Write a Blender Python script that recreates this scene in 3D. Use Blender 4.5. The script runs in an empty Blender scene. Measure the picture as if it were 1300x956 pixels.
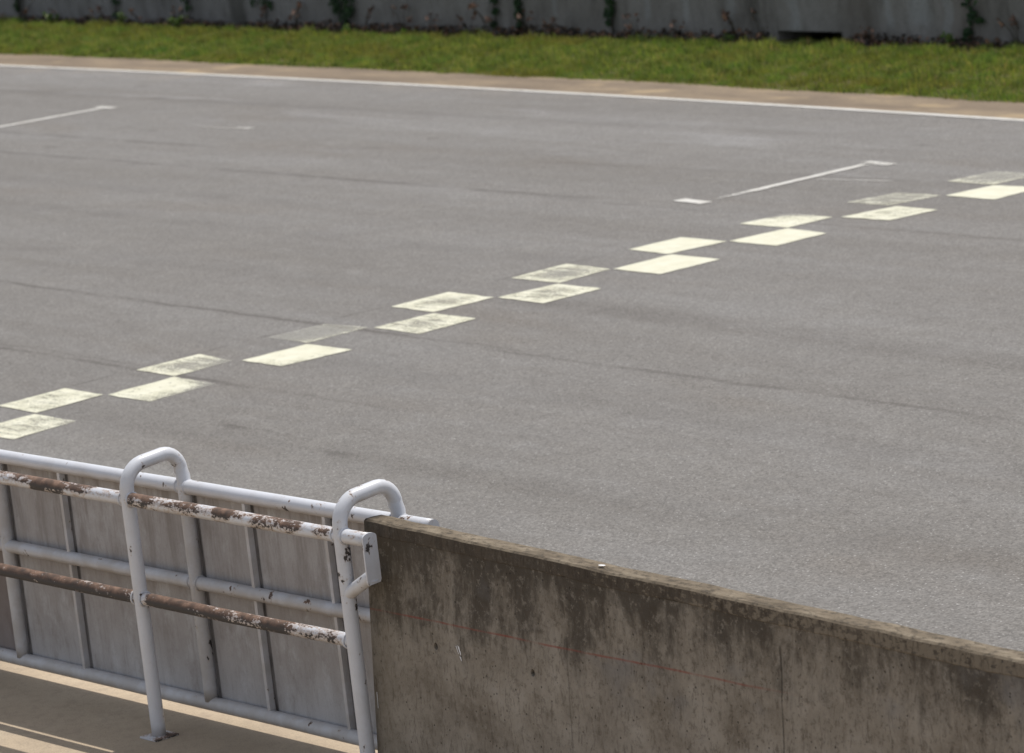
import bpy, bmesh, math, random
import numpy as np
from mathutils import Vector, Matrix, noise as mnoise

rnd = random.Random(7)
S = 0.5                                   # metres per solved unit (one start-line square)
sc = bpy.context.scene
COL = sc.collection
R = math.radians

# ------------------------------------------------------------------ helpers
def link(name, me, mat=None, parent=None):
    o = bpy.data.objects.new(name, me)
    COL.objects.link(o)
    if mat is not None:
        for m in (mat if isinstance(mat, (list, tuple)) else [mat]):
            me.materials.append(m)
    if parent is not None:
        o.parent = parent
    return o

def empty(name, loc=(0, 0, 0), rz=0.0):
    o = bpy.data.objects.new(name, None)
    COL.objects.link(o)
    o.empty_display_size = 0.1
    o.location = loc
    o.rotation_euler = (0, 0, rz)
    return o

def tag(o, label=None, cat=None, group=None, kind=None):
    if label: o['label'] = label
    if cat: o['category'] = cat
    if group: o['group'] = group
    if kind: o['kind'] = kind
    return o

def bm_obj(name, bm, mat, parent=None, smooth=False):
    me = bpy.data.meshes.new(name)
    bm.normal_update()
    bm.to_mesh(me)
    bm.free()
    if smooth:
        me.polygons.foreach_set('use_smooth', [True] * len(me.polygons))
    return link(name, me, mat, parent)

def np_mesh(name, verts, faces, mat, parent=None, attrs=None, smooth=False):
    me = bpy.data.meshes.new(name)
    me.from_pydata([tuple(v) for v in verts], [], [tuple(f) for f in faces])
    for k, v in (attrs or {}).items():
        a = me.attributes.new(k, 'FLOAT', 'POINT')
        a.data.foreach_set('value', np.asarray(v, dtype=np.float32))
    if smooth:
        me.polygons.foreach_set('use_smooth', [True] * len(me.polygons))
    me.update()
    return link(name, me, mat, parent)

def add_tube(bm, pts, r, seg=20, cap=True):
    """sweep a circle along a polyline with parallel transported frames"""
    pts = [Vector(p) for p in pts]
    n = len(pts)
    tang = []
    for i in range(n):
        a = pts[max(i - 1, 0)]; b = pts[min(i + 1, n - 1)]
        tang.append((b - a).normalized())
    ref = Vector((0, 0, 1)) if abs(tang[0].z) < 0.9 else Vector((0, 1, 0))
    nrm = (ref - tang[0] * ref.dot(tang[0])).normalized()
    rings = []
    for i in range(n):
        if i:
            q = tang[i - 1].rotation_difference(tang[i])
            nrm = (q @ nrm)
            nrm = (nrm - tang[i] * nrm.dot(tang[i])).normalized()
        bi = tang[i].cross(nrm)
        rr = r[i] if isinstance(r, (list, tuple)) else r
        rings.append([bm.verts.new(pts[i] + (nrm * math.cos(2 * math.pi * k / seg) + bi * math.sin(2 * math.pi * k / seg)) * rr) for k in range(seg)])
    for i in range(n - 1):
        for k in range(seg):
            f = bm.faces.new((rings[i][k], rings[i][(k + 1) % seg], rings[i + 1][(k + 1) % seg], rings[i + 1][k]))
            f.smooth = True
    if cap:
        bm.faces.new(list(reversed(rings[0])))
        bm.faces.new(rings[-1])
    return rings

def add_box(bm, c, d, bevel=0.0):
    r = bmesh.ops.create_cube(bm, size=1)
    vs = r['verts']
    for v in vs:
        v.co = Vector((v.co.x * d[0] + c[0], v.co.y * d[1] + c[1], v.co.z * d[2] + c[2]))
    if bevel:
        es = list({e for v in vs for e in v.link_edges})
        bmesh.ops.bevel(bm, geom=es, offset=bevel, segments=2, affect='EDGES', profile=0.6)

def subdivide_line(a, b, step):
    a, b = Vector(a), Vector(b)
    n = max(1, int((b - a).length / step))
    return [a.lerp(b, i / n) for i in range(n + 1)]

# ------------------------------------------------------------------ node helper
class NT:
    def __init__(self, name):
        self.mat = bpy.data.materials.new(name)
        self.mat.use_nodes = True
        self.t = self.mat.node_tree
        self.t.nodes.clear()
        self.out = self.t.nodes.new('ShaderNodeOutputMaterial')
        self._co = None
    def n(self, typ, **kw):
        nd = self.t.nodes.new(typ)
        for k, v in kw.items():
            setattr(nd, k, v)
        return nd
    def put(self, sock, v):
        if isinstance(v, bpy.types.NodeSocket):
            self.t.links.new(v, sock)
        elif v is not None:
            if sock.type == 'RGBA' and isinstance(v, (tuple, list)) and len(v) == 3:
                v = (*v, 1)
            sock.default_value = v
    def obj(self):
        if self._co is None:
            self._co = self.n('ShaderNodeTexCoord').outputs['Object']
        return self._co
    def geo(self):
        return self.n('ShaderNodeNewGeometry')
    def mapped(self, scale=(1, 1, 1), loc=(0, 0, 0), rot=(0, 0, 0), co=None):
        m = self.n('ShaderNodeMapping')
        self.put(m.inputs['Vector'], co or self.obj())
        m.inputs['Scale'].default_value = scale
        m.inputs['Location'].default_value = loc
        m.inputs['Rotation'].default_value = rot
        return m.outputs[0]
    def noise(self, scale, detail=4, rough=0.55, co=None, dist=0.0):
        nd = self.n('ShaderNodeTexNoise')
        self.put(nd.inputs['Vector'], co or self.obj())
        nd.inputs['Scale'].default_value = scale
        nd.inputs['Detail'].default_value = detail
        nd.inputs['Roughness'].default_value = rough
        nd.inputs['Distortion'].default_value = dist
        return nd.outputs['Fac']
    def voro(self, scale, co=None, feature='F1', out='Distance', rand=1.0):
        nd = self.n('ShaderNodeTexVoronoi', feature=feature)
        self.put(nd.inputs['Vector'], co or self.obj())
        nd.inputs['Scale'].default_value = scale
        nd.inputs['Randomness'].default_value = rand
        return nd.outputs[out]
    def math(self, op, a, b=0.0, c=None, clamp=False):
        nd = self.n('ShaderNodeMath', operation=op)
        nd.use_clamp = clamp
        self.put(nd.inputs[0], a); self.put(nd.inputs[1], b)
        if c is not None: self.put(nd.inputs[2], c)
        return nd.outputs[0]
    def rng(self, v, a, b, c=0.0, d=1.0, smooth=True):
        nd = self.n('ShaderNodeMapRange')
        if smooth: nd.interpolation_type = 'SMOOTHSTEP'
        self.put(nd.inputs['Value'], v)
        for k, x in zip(('From Min', 'From Max', 'To Min', 'To Max'), (a, b, c, d)):
            self.put(nd.inputs[k], x)
        return nd.outputs[0]
    def mix(self, f, a, b, blend='MIX'):
        nd = self.n('ShaderNodeMix', data_type='RGBA', blend_type=blend)
        self.put(nd.inputs[0], f); self.put(nd.inputs[6], a); self.put(nd.inputs[7], b)
        return nd.outputs[2]
    def ramp(self, f, stops):
        nd = self.n('ShaderNodeValToRGB')
        cr = nd.color_ramp
        while len(cr.elements) < len(stops): cr.elements.new(0.5)
        for e, (p, c) in zip(cr.elements, stops):
            e.position = p
            e.color = (*c, 1) if not isinstance(c, (int, float)) else (c, c, c, 1)
        self.put(nd.inputs[0], f)
        return nd.outputs[0]
    def sep(self, v=None):
        nd = self.n('ShaderNodeSeparateXYZ')
        self.put(nd.inputs[0], v or self.obj())
        return nd.outputs
    def attr(self, name):
        return self.n('ShaderNodeAttribute', attribute_name=name).outputs['Fac']
    def bump(self, h, strength=0.3, dist=0.01, prev=None):
        nd = self.n('ShaderNodeBump')
        nd.inputs['Strength'].default_value = strength
        nd.inputs['Distance'].default_value = dist
        self.put(nd.inputs['Height'], h)
        if prev is not None: self.put(nd.inputs['Normal'], prev)
        return nd.outputs[0]
    def bsdf(self, col, rough=0.7, spec=0.4, normal=None, metal=0.0):
        nd = self.n('ShaderNodeBsdfPrincipled')
        self.put(nd.inputs['Base Color'], col)
        self.put(nd.inputs['Roughness'], rough)
        self.put(nd.inputs['Metallic'], metal)
        nd.inputs['Specular IOR Level'].default_value = spec
        if normal is not None: self.put(nd.inputs['Normal'], normal)
        return nd.outputs[0]
    def done(self, sh):
        self.t.links.new(sh, self.out.inputs['Surface'])
        return self.mat
    def band(self, coord, centre, half, soft):
        """1 inside |coord-centre|<half, smooth falloff"""
        d = self.math('ABSOLUTE', self.math('SUBTRACT', coord, centre))
        return self.rng(d, half, half + soft, 1.0, 0.0)

# ------------------------------------------------------------------ materials
def asphalt_mat():
    t = NT('worn_asphalt')
    X, Y, Z = t.sep()
    # broad drifts, stretched along the driving direction
    drift = t.noise(1.0, 4, 0.5, t.mapped((0.09, 0.75, 1)))
    streak = t.noise(1.0, 5, 0.6, t.mapped((0.22, 3.4, 1), (3, 1, 0)))
    mott = t.noise(1.7, 5, 0.6)
    col = t.ramp(drift, [(0.30, (0.137, 0.128, 0.117)), (0.5, (0.161, 0.153, 0.144)), (0.72, (0.185, 0.179, 0.172))])
    col = t.mix(t.rng(streak, 0.35, 0.68, 0.0, 0.36), col, (0.118, 0.106, 0.094))
    col = t.mix(t.rng(mott, 0.4, 0.75, 0.0, 0.30), col, (0.222, 0.212, 0.198))
    patch = t.noise(1.0, 3, 0.5, t.mapped((0.30, 1.1, 1), (9, 4, 0)))
    col = t.mix(t.rng(patch, 0.55, 0.75, 0.0, 0.40), col, (0.128, 0.108, 0.088))
    pale = t.noise(1.0, 4, 0.6, t.mapped((0.35, 1.6, 1), (20, 7, 0)))
    col = t.mix(t.math('MULTIPLY', t.rng(pale, 0.56, 0.74, 0.0, 0.5), t.rng(Y, 5.5, 8.0)), col, (0.262, 0.258, 0.258))
    blo = t.noise(1.0, 5, 0.65, t.mapped((2.6, 5.5, 1), (2, 9, 0)))
    col = t.mix(t.rng(blo, 0.50, 0.68, 0.0, 0.26), col, (0.115, 0.104, 0.094))
    col = t.mix(t.rng(blo, 0.32, 0.46, 0.22, 0.0), col, (0.225, 0.220, 0.214))
    # odd oil spots and scuffs, each of its own size
    sv = t.mapped((0.75, 2.6, 1), (0.3, 0.2, 0)); so_ = t.voro(1.0, sv); sc_ = t.sep(t.voro(1.0, sv, out='Color'))
    rad = t.math('ADD', so_, t.math('MULTIPLY', t.math('SUBTRACT', t.noise(9, 5, 0.7), 0.5), 0.5))
    spot = t.math('MULTIPLY', t.rng(sc_[0], 0.80, 0.86), t.rng(rad, 0.02, 0.17, 0.55, 0.0))
    col = t.mix(spot, col, (0.065, 0.057, 0.050))
    # aggregate: each stone its own grey, a few pale chips
    cell = t.voro(95, out='Color')
    cv = t.sep(cell)[0]
    col = t.mix(0.58, col, t.mix(t.rng(cv, 0.0, 1.0, 0, 1, False), t.mix(1.0, col, (0.42, 0.41, 0.40), 'MULTIPLY'), t.mix(1.0, col, (1.65, 1.66, 1.66), 'MULTIPLY')))
    chip = t.voro(62, out='Color')
    chd = t.voro(62)
    cm = t.math('MULTIPLY', t.rng(t.sep(chip)[1], 0.89, 0.95), t.rng(chd, 0.22, 0.38, 1.0, 0.0))
    col = t.mix(t.math('MULTIPLY', cm, 0.55), col, (0.55, 0.54, 0.53))
    pit = t.math('MULTIPLY', t.rng(t.sep(chip)[2], 0.84, 0.93), t.rng(chd, 0.2, 0.42, 1.0, 0.0))
    col = t.mix(t.math('MULTIPLY', pit, 0.45), col, (0.085, 0.078, 0.07))
    grain = t.noise(260, 2, 0.6)
    col = t.mix(t.rng(grain, 0.3, 0.7, 0.0, 0.32), col, (0.12, 0.115, 0.108))
    # paving joints and tyre marks: dark lines that follow the track
    wob = t.math('MULTIPLY', t.math('SUBTRACT', t.noise(1.0, 5, 0.65, t.mapped((1.3, 0.0, 0))), 0.5), 0.16)
    Yw = t.math('ADD', Y, wob)
    brk = t.noise(1.0, 4, 0.65, t.mapped((1.5, 0.7, 0), (11, 0, 0)))
    def seam(yc, half, soft, x0, x1, s, fade=1.2, dark=(0.055, 0.046, 0.040), tilt=0.0):
        nonlocal col
        yy = t.math('SUBTRACT', Yw, t.math('MULTIPLY', X, tilt)) if tilt else Yw
        m = t.band(yy, yc, half * 0.7, soft * 0.62)
        m = t.math('MULTIPLY', m, t.rng(X, x0 - fade, x0))
        m = t.math('MULTIPLY', m, t.rng(X, x1, x1 + fade, 1.0, 0.0))
        m = t.math('MULTIPLY', m, t.rng(brk, 0.36, 0.56, 0.2 * s, 0.85 * s))
        col = t.mix(m, col, dark)
    seam(1.04, 0.010, 0.055, -3.5, 0.3, 0.66)
    seam(1.12, 0.005, 0.035, -2.6, -0.6, 0.35)
    seam(1.06, 0.008, 0.050, 0.8, 2.0, 0.42)
    seam(2.43, 0.010, 0.060, -4.5, 0.2, 0.58)
    seam(2.44, 0.008, 0.050, 0.5, 1.7, 0.36)
    seam(2.38, 0.010, 0.060, 2.6, 9.0, 0.50)
    seam(6.50, 0.016, 0.100, -13.5, -2.9, 0.50)
    seam(6.40, 0.016, 0.090, -2.0, 0.1, 0.30)
    seam(6.28, 0.010, 0.080, 1.1, 6.0, 0.38)
    seam(7.38, 0.020, 0.110, -13.5, -9.8, 0.42)
    seam(7.95, 0.02, 0.12, -4.0, 2.0, 0.22, tilt=0.05)
    seam(0.38, 0.006, 0.040, 2.2, 2.9, 0.35, 0.3)
    seam(4.6, 0.03, 0.25, -12, -1, 0.20, 3.0)
    seam(3.5, 0.05, 0.30, -9, 1, 0.16, 3.0, tilt=0.02)
    seam(1.75, 0.05, 0.28, 1.5, 8, 0.22, 2.0, tilt=-0.02)
    seam(3.55, 0.05, 0.35, 2.0, 8, 0.22, 2.0, tilt=-0.03)
    seam(0.1, 0.05, 0.30, 1, 9, 0.14, 2.0, tilt=0.03)
    seam(9.6, 0.05, 0.25, -18, -5, 0.22, 3.0)
    seam(5.6, 0.04, 0.25, -14, -6, 0.20, 2.0, tilt=0.012)
    # thin line across the track along the first column of squares
    wx = t.math('MULTIPLY', t.math('SUBTRACT', t.noise(1.0, 4, 0.6, t.mapped((0.0, 1.0, 0), (0, 5, 0))), 0.5), 0.14)
    Xw = t.math('ADD', X, wx)
    m = t.band(Xw, -0.04, 0.004, 0.03)
    m = t.math('MULTIPLY', m, t.math('MULTIPLY', t.rng(Y, -0.6, 0.2), t.rng(Y, 5.2, 6.4, 1.0, 0.0)))
    m = t.math('MULTIPLY', m, t.rng(t.noise(1.0, 3, 0.6, t.mapped((0, 2.3, 0))), 0.40, 0.62, 0.0, 0.5))
    col = t.mix(m, col, (0.06, 0.052, 0.045))
    # sandy dust creeping in by the far edge
    dust = t.math('MULTIPLY', t.rng(Y, 10.6, 11.4), t.rng(mott, 0.4, 0.65, 0, 0.25))
    col = t.mix(dust, col, (0.34, 0.28, 0.21))
    h = t.math('ADD', t.math('MULTIPLY', cv, 0.5), t.math('MULTIPLY', grain, 0.7))
    nb = t.bump(h, 0.55, 0.004)
    return t.done(t.bsdf(col, t.rng(mott, 0.3, 0.7, 0.74, 0.88), 0.35, nb))

def paint_mat(name, col, col2, wear_attr=True, base_wear=0.2):
    t = NT(name)
    st = t.noise(1.0, 5, 0.62, t.mapped((3.0, 22, 1)))
    bl = t.noise(7, 4, 0.6)
    fi = t.noise(120, 3, 0.65)
    n = t.math('ADD', t.math('MULTIPLY', st, 0.34), t.math('ADD', t.math('MULTIPLY', bl, 0.18), t.math('MULTIPLY', fi, 0.48)))
    n = t.rng(n, 0.36, 0.64, 0.0, 1.0, False)
    w = t.attr('wear') if wear_attr else base_wear
    lo = t.math('SUBTRACT', t.math('MULTIPLY', w, 1.15), 0.22)
    hi = t.math('ADD', lo, 0.42)
    m = t.rng(n, lo, hi)
    # thin film remains over the stones where the paint has been driven off
    film = t.rng(w, 0.25, 1.0, 0.46, 0.26)
    film = t.math('MULTIPLY', film, t.rng(fi, 0.35, 0.6, 0.5, 1.0))
    a = t.math('MAXIMUM', m, film)
    chip = t.voro(60, out='Color')
    holes = t.math('MAXIMUM', t.rng(t.sep(chip)[0], 0.95, 0.98, 1.0, 0.55), t.rng(w, 0.25, 0.05))
    a = t.math('MULTIPLY', a, holes)
    c = t.mix(t.rng(bl, 0.35, 0.7), col, col2)
    c = t.mix(t.rng(fi, 0.3, 0.7, 0.0, 0.25), c, tuple(x * 0.72 for x in col))
    c = t.mix(t.rng(st, 0.5, 0.72, 0.0, 0.12), c, (0.36, 0.34, 0.30))
    if wear_attr: c = t.mix(t.rng(w, 0.35, 0.8, 0.0, 0.7), c, (0.47, 0.465, 0.43))
    nb = t.bump(fi, 0.35, 0.003)
    b = t.bsdf(c, 0.68, 0.3, nb)
    tr = t.n('ShaderNodeBsdfTransparent').outputs[0]
    mx = t.n('ShaderNodeMixShader')
    t.put(mx.inputs[0], a); t.put(mx.inputs[1], tr); t.put(mx.inputs[2], b)
    return t.done(mx.outputs[0])

def shoulder_mat():
    t = NT('sandy_shoulder')
    a = t.noise(1.0, 5, 0.6, t.mapped((0.7, 2.4, 1)))
    b = t.noise(14, 5, 0.6)
    c = t.ramp(a, [(0.32, (0.150, 0.116, 0.082)), (0.5, (0.205, 0.160, 0.112)), (0.68, (0.285, 0.222, 0.145))])
    c = t.mix(t.rng(b, 0.4, 0.7, 0, 0.45), c, (0.135, 0.105, 0.080))
    p = t.noise(1.0, 3, 0.5, t.mapped((0.9, 1.6, 1), (4, 2, 0)))
    c = t.mix(t.rng(p, 0.58, 0.7, 0, 0.6), c, (0.40, 0.305, 0.18))
    fi = t.noise(90, 3)
    c = t.mix(t.rng(fi, 0.35, 0.7, 0, 0.3), c, (0.16, 0.125, 0.095))
    return t.done(t.bsdf(c, 0.9, 0.2, t.bump(t.math('ADD', b, t.math('MULTIPLY', fi, 0.4)), 0.5, 0.02)))

def concrete_ground_mat():
    t = NT('sandy_concrete')
    a = t.noise(0.8, 5, 0.6); b = t.noise(18, 5, 0.6); f = t.noise(160, 2)
    c = t.ramp(a, [(0.3, (0.33, 0.265, 0.19)), (0.55, (0.42, 0.34, 0.245)), (0.75, (0.47, 0.39, 0.29))])
    c = t.mix(t.rng(b, 0.45, 0.7, 0, 0.4), c, (0.28, 0.225, 0.17))
    c = t.mix(t.rng(f, 0.5, 0.7, 0, 0.35), c, (0.17, 0.14, 0.11))
    return t.done(t.bsdf(c, 0.85, 0.3, t.bump(t.math('ADD', b, f), 0.4, 0.006)))

def soil_mat(name, c0, c1):
    t = NT(name)
    a = t.noise(1.4, 5, 0.6); b = t.noise(22, 5, 0.65)
    c = t.mix(t.rng(a, 0.35, 0.65), c0, c1)
    c = t.mix(t.rng(b, 0.4, 0.7, 0, 0.5), c, (0.045, 0.04, 0.02))
    return t.done(t.bsdf(c, 0.95, 0.1, t.bump(b, 0.6, 0.03)))

def grass_mat():
    t = NT('grass_blades')
    tint = t.attr('tint')
    big = t.noise(0.55, 4, 0.6, t.mapped((0.7, 1.3, 1)))
    mid = t.noise(3.2, 4, 0.6)
    c = t.ramp(tint, [(0.0, (0.070, 0.105, 0.024)), (0.40, (0.165, 0.212, 0.048)), (0.8, (0.315, 0.355, 0.090)), (0.9, (0.34, 0.28, 0.10)), (1.0, (0.42, 0.29, 0.17))])
    c = t.mix(t.rng(big, 0.42, 0.66, 0.0, 0.60), c, (0.225, 0.192, 0.050))
    c = t.mix(t.rng(mid, 0.48, 0.66, 0.0, 0.65), c, (0.135, 0.245, 0.050))
    mid2 = t.noise(5.5, 3, 0.6, t.mapped((1, 1, 1), (7, 3, 0)))
    c = t.mix(t.rng(mid2, 0.52, 0.70, 0.0, 0.6), c, (0.060, 0.070, 0.018))
    d = t.bsdf(c, 0.55, 0.3)
    tl = t.n('ShaderNodeBsdfTranslucent').outputs[0]
    t.put(tl.node.inputs[0], t.mix(1.0, c, (1.25, 1.3, 0.75), 'MULTIPLY'))
    mx = t.n('ShaderNodeMixShader'); mx.inputs[0].default_value = 0.38
    t.put(mx.inputs[1], d); t.put(mx.inputs[2], tl)
    return t.done(mx.outputs[0])

def leaf_mat(name, c0, c1, c2, trans=0.3):
    t = NT(name)
    tint = t.attr('tint')
    c = t.ramp(tint, [(0.0, c0), (0.5, c1), (1.0, c2)])
    d = t.bsdf(c, 0.5, 0.35)
    tl = t.n('ShaderNodeBsdfTranslucent').outputs[0]
    t.put(tl.node.inputs[0], c)
    mx = t.n('ShaderNodeMixShader'); mx.inputs[0].default_value = trans
    t.put(mx.inputs[1], d); t.put(mx.inputs[2], tl)
    return t.done(mx.outputs[0])

def far_wall_mat():
    t = NT('weathered_grey_concrete')
    X, Y, Z = t.sep()
    drip = t.noise(1.0, 5, 0.65, t.mapped((2.4, 1, 1.0)))
    fine = t.noise(1.0, 5, 0.65, t.mapped((11, 1, 3.2)))
    blot = t.noise(1.1, 5, 0.6)
    sp = t.noise(30, 4, 0.6)
    c = t.ramp(blot, [(0.3, (0.158, 0.150, 0.136)), (0.5, (0.212, 0.203, 0.187)), (0.7, (0.268, 0.260, 0.246))])
    c = t.mix(t.rng(X, -14.5, -24, 0.0, 0.5), c, (0.208, 0.209, 0.217))
    c = t.mix(t.rng(drip, 0.47, 0.68, 0, 0.6), c, (0.090, 0.085, 0.075))
    c = t.mix(t.rng(fine, 0.50, 0.70, 0, 0.35), c, (0.085, 0.080, 0.070))
    wob = t.math('MULTIPLY', t.math('SUBTRACT', t.noise(2.3, 4, 0.6), 0.5), 0.35)
    Xw = t.math('ADD', X, wob)
    def stain(x, half, soft, s, dark=(0.052, 0.050, 0.043), zlo=None):
        nonlocal c
        m = t.math('MULTIPLY', t.math('MULTIPLY', t.band(Xw, x, half, soft), t.rng(blot, 0.3, 0.6, 0.55, 1.0)), s)
        if zlo is not None:
            m = t.math('MULTIPLY', m, t.rng(t.math('ADD', Z, wob), zlo, zlo + 0.12))
        c = t.mix(m, c, dark)
    stain(-21.55, 0.12, 0.14, 0.85)
    stain(-22.6, 0.05, 0.22, 0.40)
    stain(-19.15, 0.14, 0.20, 0.62)
    stain(-27.2, 0.05, 0.14, 0.7)
    stain(-24.6, 0.06, 0.16, 0.5)
    stain(-11.25, 0.03, 0.10, 0.62)
    stain(-13.75, 0.04, 0.10, 0.40)
    stain(-15.6, 0.04, 0.14, 0.30)
    stain(-9.55, 0.05, 0.3, 0.30, (0.10, 0.075, 0.055))
    stain(-8.0, 0.1, 0.4, 0.28, (0.12, 0.09, 0.065))
    # pale lime patches
    pale = (0.36, 0.385, 0.39)
    for x, h, zl in ((-12.45, 0.05, 0.10), (-11.62, 0.07, 0.12), (-13.1, 0.05, 0.12), (-9.10, 0.06, 0.06), (-8.62, 0.12, 0.12), (-8.2, 0.06, 0.06), (-14.8, .05, .16), (-10.6, 0.08, 0.02)):
        stain(x, h * 0.4, h * 1.3, 0.34, pale, zl)
    # darker brown along the foot
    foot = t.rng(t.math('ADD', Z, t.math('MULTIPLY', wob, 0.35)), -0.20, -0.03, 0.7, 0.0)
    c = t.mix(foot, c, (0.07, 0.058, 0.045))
    c = t.mix(t.rng(sp, 0.5, 0.72, 0, 0.35), c, (0.075, 0.072, 0.064))
    return t.done(t.bsdf(c, 0.9, 0.25, t.bump(t.math('ADD', sp, blot), 0.4, 0.02)))

def pit_wall_mat(top=False):
    """x along the wall, z up; object origin at the wall's left foot"""
    t = NT('stained_brown_concrete' if not top else 'mouldy_coping_concrete')
    X, Y, Z = t.sep()
    warp = t.math('MULTIPLY', t.math('SUBTRACT', t.noise(3.5, 4, 0.6), 0.5), 0.12)
    cw = t.n('ShaderNodeCombineXYZ'); t.put(cw.inputs[0], t.math('ADD', X, warp)); t.put(cw.inputs[2], Z); t.put(cw.inputs[1], Y)
    cw = cw.outputs[0]
    dripA = t.noise(1.0, 6, 0.64, t.mapped((4.6, 1, 1.3), co=cw))
    dripB = t.noise(1.0, 7, 0.72, t.mapped((15, 1, 3.4), (5, 0, 3), co=cw))
    dripC = t.noise(1.0, 6, 0.7, t.mapped((55, 1, 13.0), (1, 0, 7), co=cw))
    blot = t.noise(3.4, 7, 0.66)
    blot2 = t.noise(1.0, 5, 0.6, t.mapped((2.3, 1, 1.3), (9, 2, 1)))
    spk = t.noise(34, 7, 0.78)
    fine = t.noise(110, 5, 0.75)
    c = t.ramp(blot, [(0.32, (0.165, 0.139, 0.109)), (0.5, (0.258, 0.227, 0.187)), (0.68, (0.355, 0.320, 0.274))])
    c = t.mix(t.rng(blot2, 0.5, 0.7, 0, 0.40), c, (0.245, 0.218, 0.185))
    # grime washed down from the top, thinning out towards mid height
    hz = t.rng(Z, 0.40, 1.06, -0.04, 0.36, False)
    g = t.math('ADD', t.math('ADD', t.math('MULTIPLY', dripA, 0.62), t.math('MULTIPLY', dripB, 0.42)), hz)
    g = t.math('ADD', g, t.math('MULTIPLY', t.math('SUBTRACT', blot, 0.5), 0.65))
    lo = t.rng(X, 0.0, 3.2, 0.60, 0.69)
    gm = t.rng(g, lo, t.math('ADD', lo, 0.25), 0.0, 0.84)
    c = t.mix(gm, c, (0.038, 0.030, 0.022))
    c = t.mix(t.rng(dripC, 0.52, 0.64, 0, 0.50), c, (0.080, 0.063, 0.048))
    c = t.mix(t.math('MULTIPLY', t.rng(spk, 0.52, 0.61, 0, 0.52), t.rng(Z, 0.35, 0.85, 0.55, 1.0)), c, (0.070, 0.055, 0.041))
    c = t.mix(t.rng(spk, 0.38, 0.46, 0.42, 0.0), c, (0.31, 0.275, 0.232))
    c = t.mix(t.rng(X, 0.0, 0.5, 0.22, 0.0), c, (0.11, 0.088, 0.052))
    # greyish cement bloom in places
    bloom = t.noise(1.0, 4, 0.6, t.mapped((1.7, 1, 2.2), (31, 0, 4)))
    c = t.mix(t.rng(bloom, 0.56, 0.70, 0, 0.5), c, (0.165, 0.160, 0.160))
    # blow holes
    vd = t.voro(48); vc = t.voro(48, out='Color')
    bug = t.math('MULTIPLY', t.rng(t.sep(vc)[0], t.rng(bloom, 0.35, 0.65, 0.90, 0.45), 0.98), t.rng(vd, 0.12, 0.26, 1.0, 0.0))
    c = t.mix(t.math('MULTIPLY', bug, 0.8), c, (0.03, 0.024, 0.018))
    # chalk snap line, dull red
    wob = t.math('MULTIPLY', t.math('SUBTRACT', t.noise(1.0, 3, 0.5, t.mapped((1.2, 0, 0))), 0.5), 0.02)
    ln = t.math('SUBTRACT', t.math('ADD', Z, wob), t.math('MULTIPLY', X, 0.026))
    red = t.math('MULTIPLY', t.band(ln, 0.725, 0.0014, 0.0045), t.rng(t.noise(1.0, 4, 0.7, t.mapped((6, 1, 20))), 0.35, 0.6, 0.12, 0.6))
    red = t.math('MULTIPLY', red, t.rng(X, 2.35, 2.7, 1.0, 0.0))
    c = t.mix(red, c, (0.24, 0.055, 0.040))
    # hairline cracks and one shutter joint
    wx = t.math('MULTIPLY', t.math('SUBTRACT', t.noise(5, 4, 0.6), 0.5), 0.03)
    Xw = t.math('ADD', X, wx)
    for xj, w, s_, zt in ((2.56, 0.002, 0.6, 0.95), (1.32, 0.0015, 0.4, 0.8), (4.1, 0.002, 0.6, 0.95)):
        m = t.math('MULTIPLY', t.band(Xw, xj, w, 0.005), t.math('MULTIPLY', t.rng(Z, zt - 0.02, zt + 0.02, s_, 0.0), t.rng(dripC, 0.3, 0.55, 0.5, 1.0)))
        c = t.mix(m, c, (0.022, 0.018, 0.014))
    if top:
        # mould on the outer lip with pale scabs where it has flaked
        nz = t.sep(t.geo().outputs['True Normal'])[2]
        isTop = t.rng(nz, 0.5, 0.8)
        lip = t.noise(1.0, 6, 0.7, t.mapped((26, 1, 44), (2, 0, 0)))
        scab = t.rng(t.math('ADD', lip, t.rng(X, 0.5, 4.0, -0.10, 0.10)), 0.50, 0.56)
        base = t.mix(0.55, c, t.mix(t.rng(dripB, 0.35, 0.6), (0.046, 0.036, 0.027), (0.10, 0.080, 0.060)))
        face = t.mix(t.math('MULTIPLY', scab, t.rng(X, 0.2, 2.2, 0.25, 0.9)), base, (0.200, 0.168, 0.128))
        face = t.mix(t.rng(dripC, 0.48, 0.66, 0.0, 0.6), face, (0.040, 0.031, 0.024))
        tp = t.ramp(t.noise(1.0, 5, 0.65, t.mapped((5, 14, 1))), [(0.32, (0.105, 0.084, 0.060)), (0.52, (0.175, 0.142, 0.102)), (0.7, (0.25, 0.21, 0.155))])
        tp = t.mix(t.rng(t.noise(1.0, 5, 0.7, t.mapped((22, 40, 1))), 0.47, 0.64, 0, 0.8), tp, (0.060, 0.049, 0.037))
        tp = t.mix(t.rng(X, 0.0, 0.12, 0.8, 0.0), tp, (0.035, 0.028, 0.022))
        c = t.mix(isTop, face, tp)
    h = t.math('SUBTRACT', t.math('ADD', t.math('ADD', t.math('MULTIPLY', fine, 0.5), spk), blot), t.math('MULTIPLY', bug, 0.8))
    return t.done(t.bsdf(c, 0.92, 0.2, t.bump(h, 0.5, 0.008)))

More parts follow.
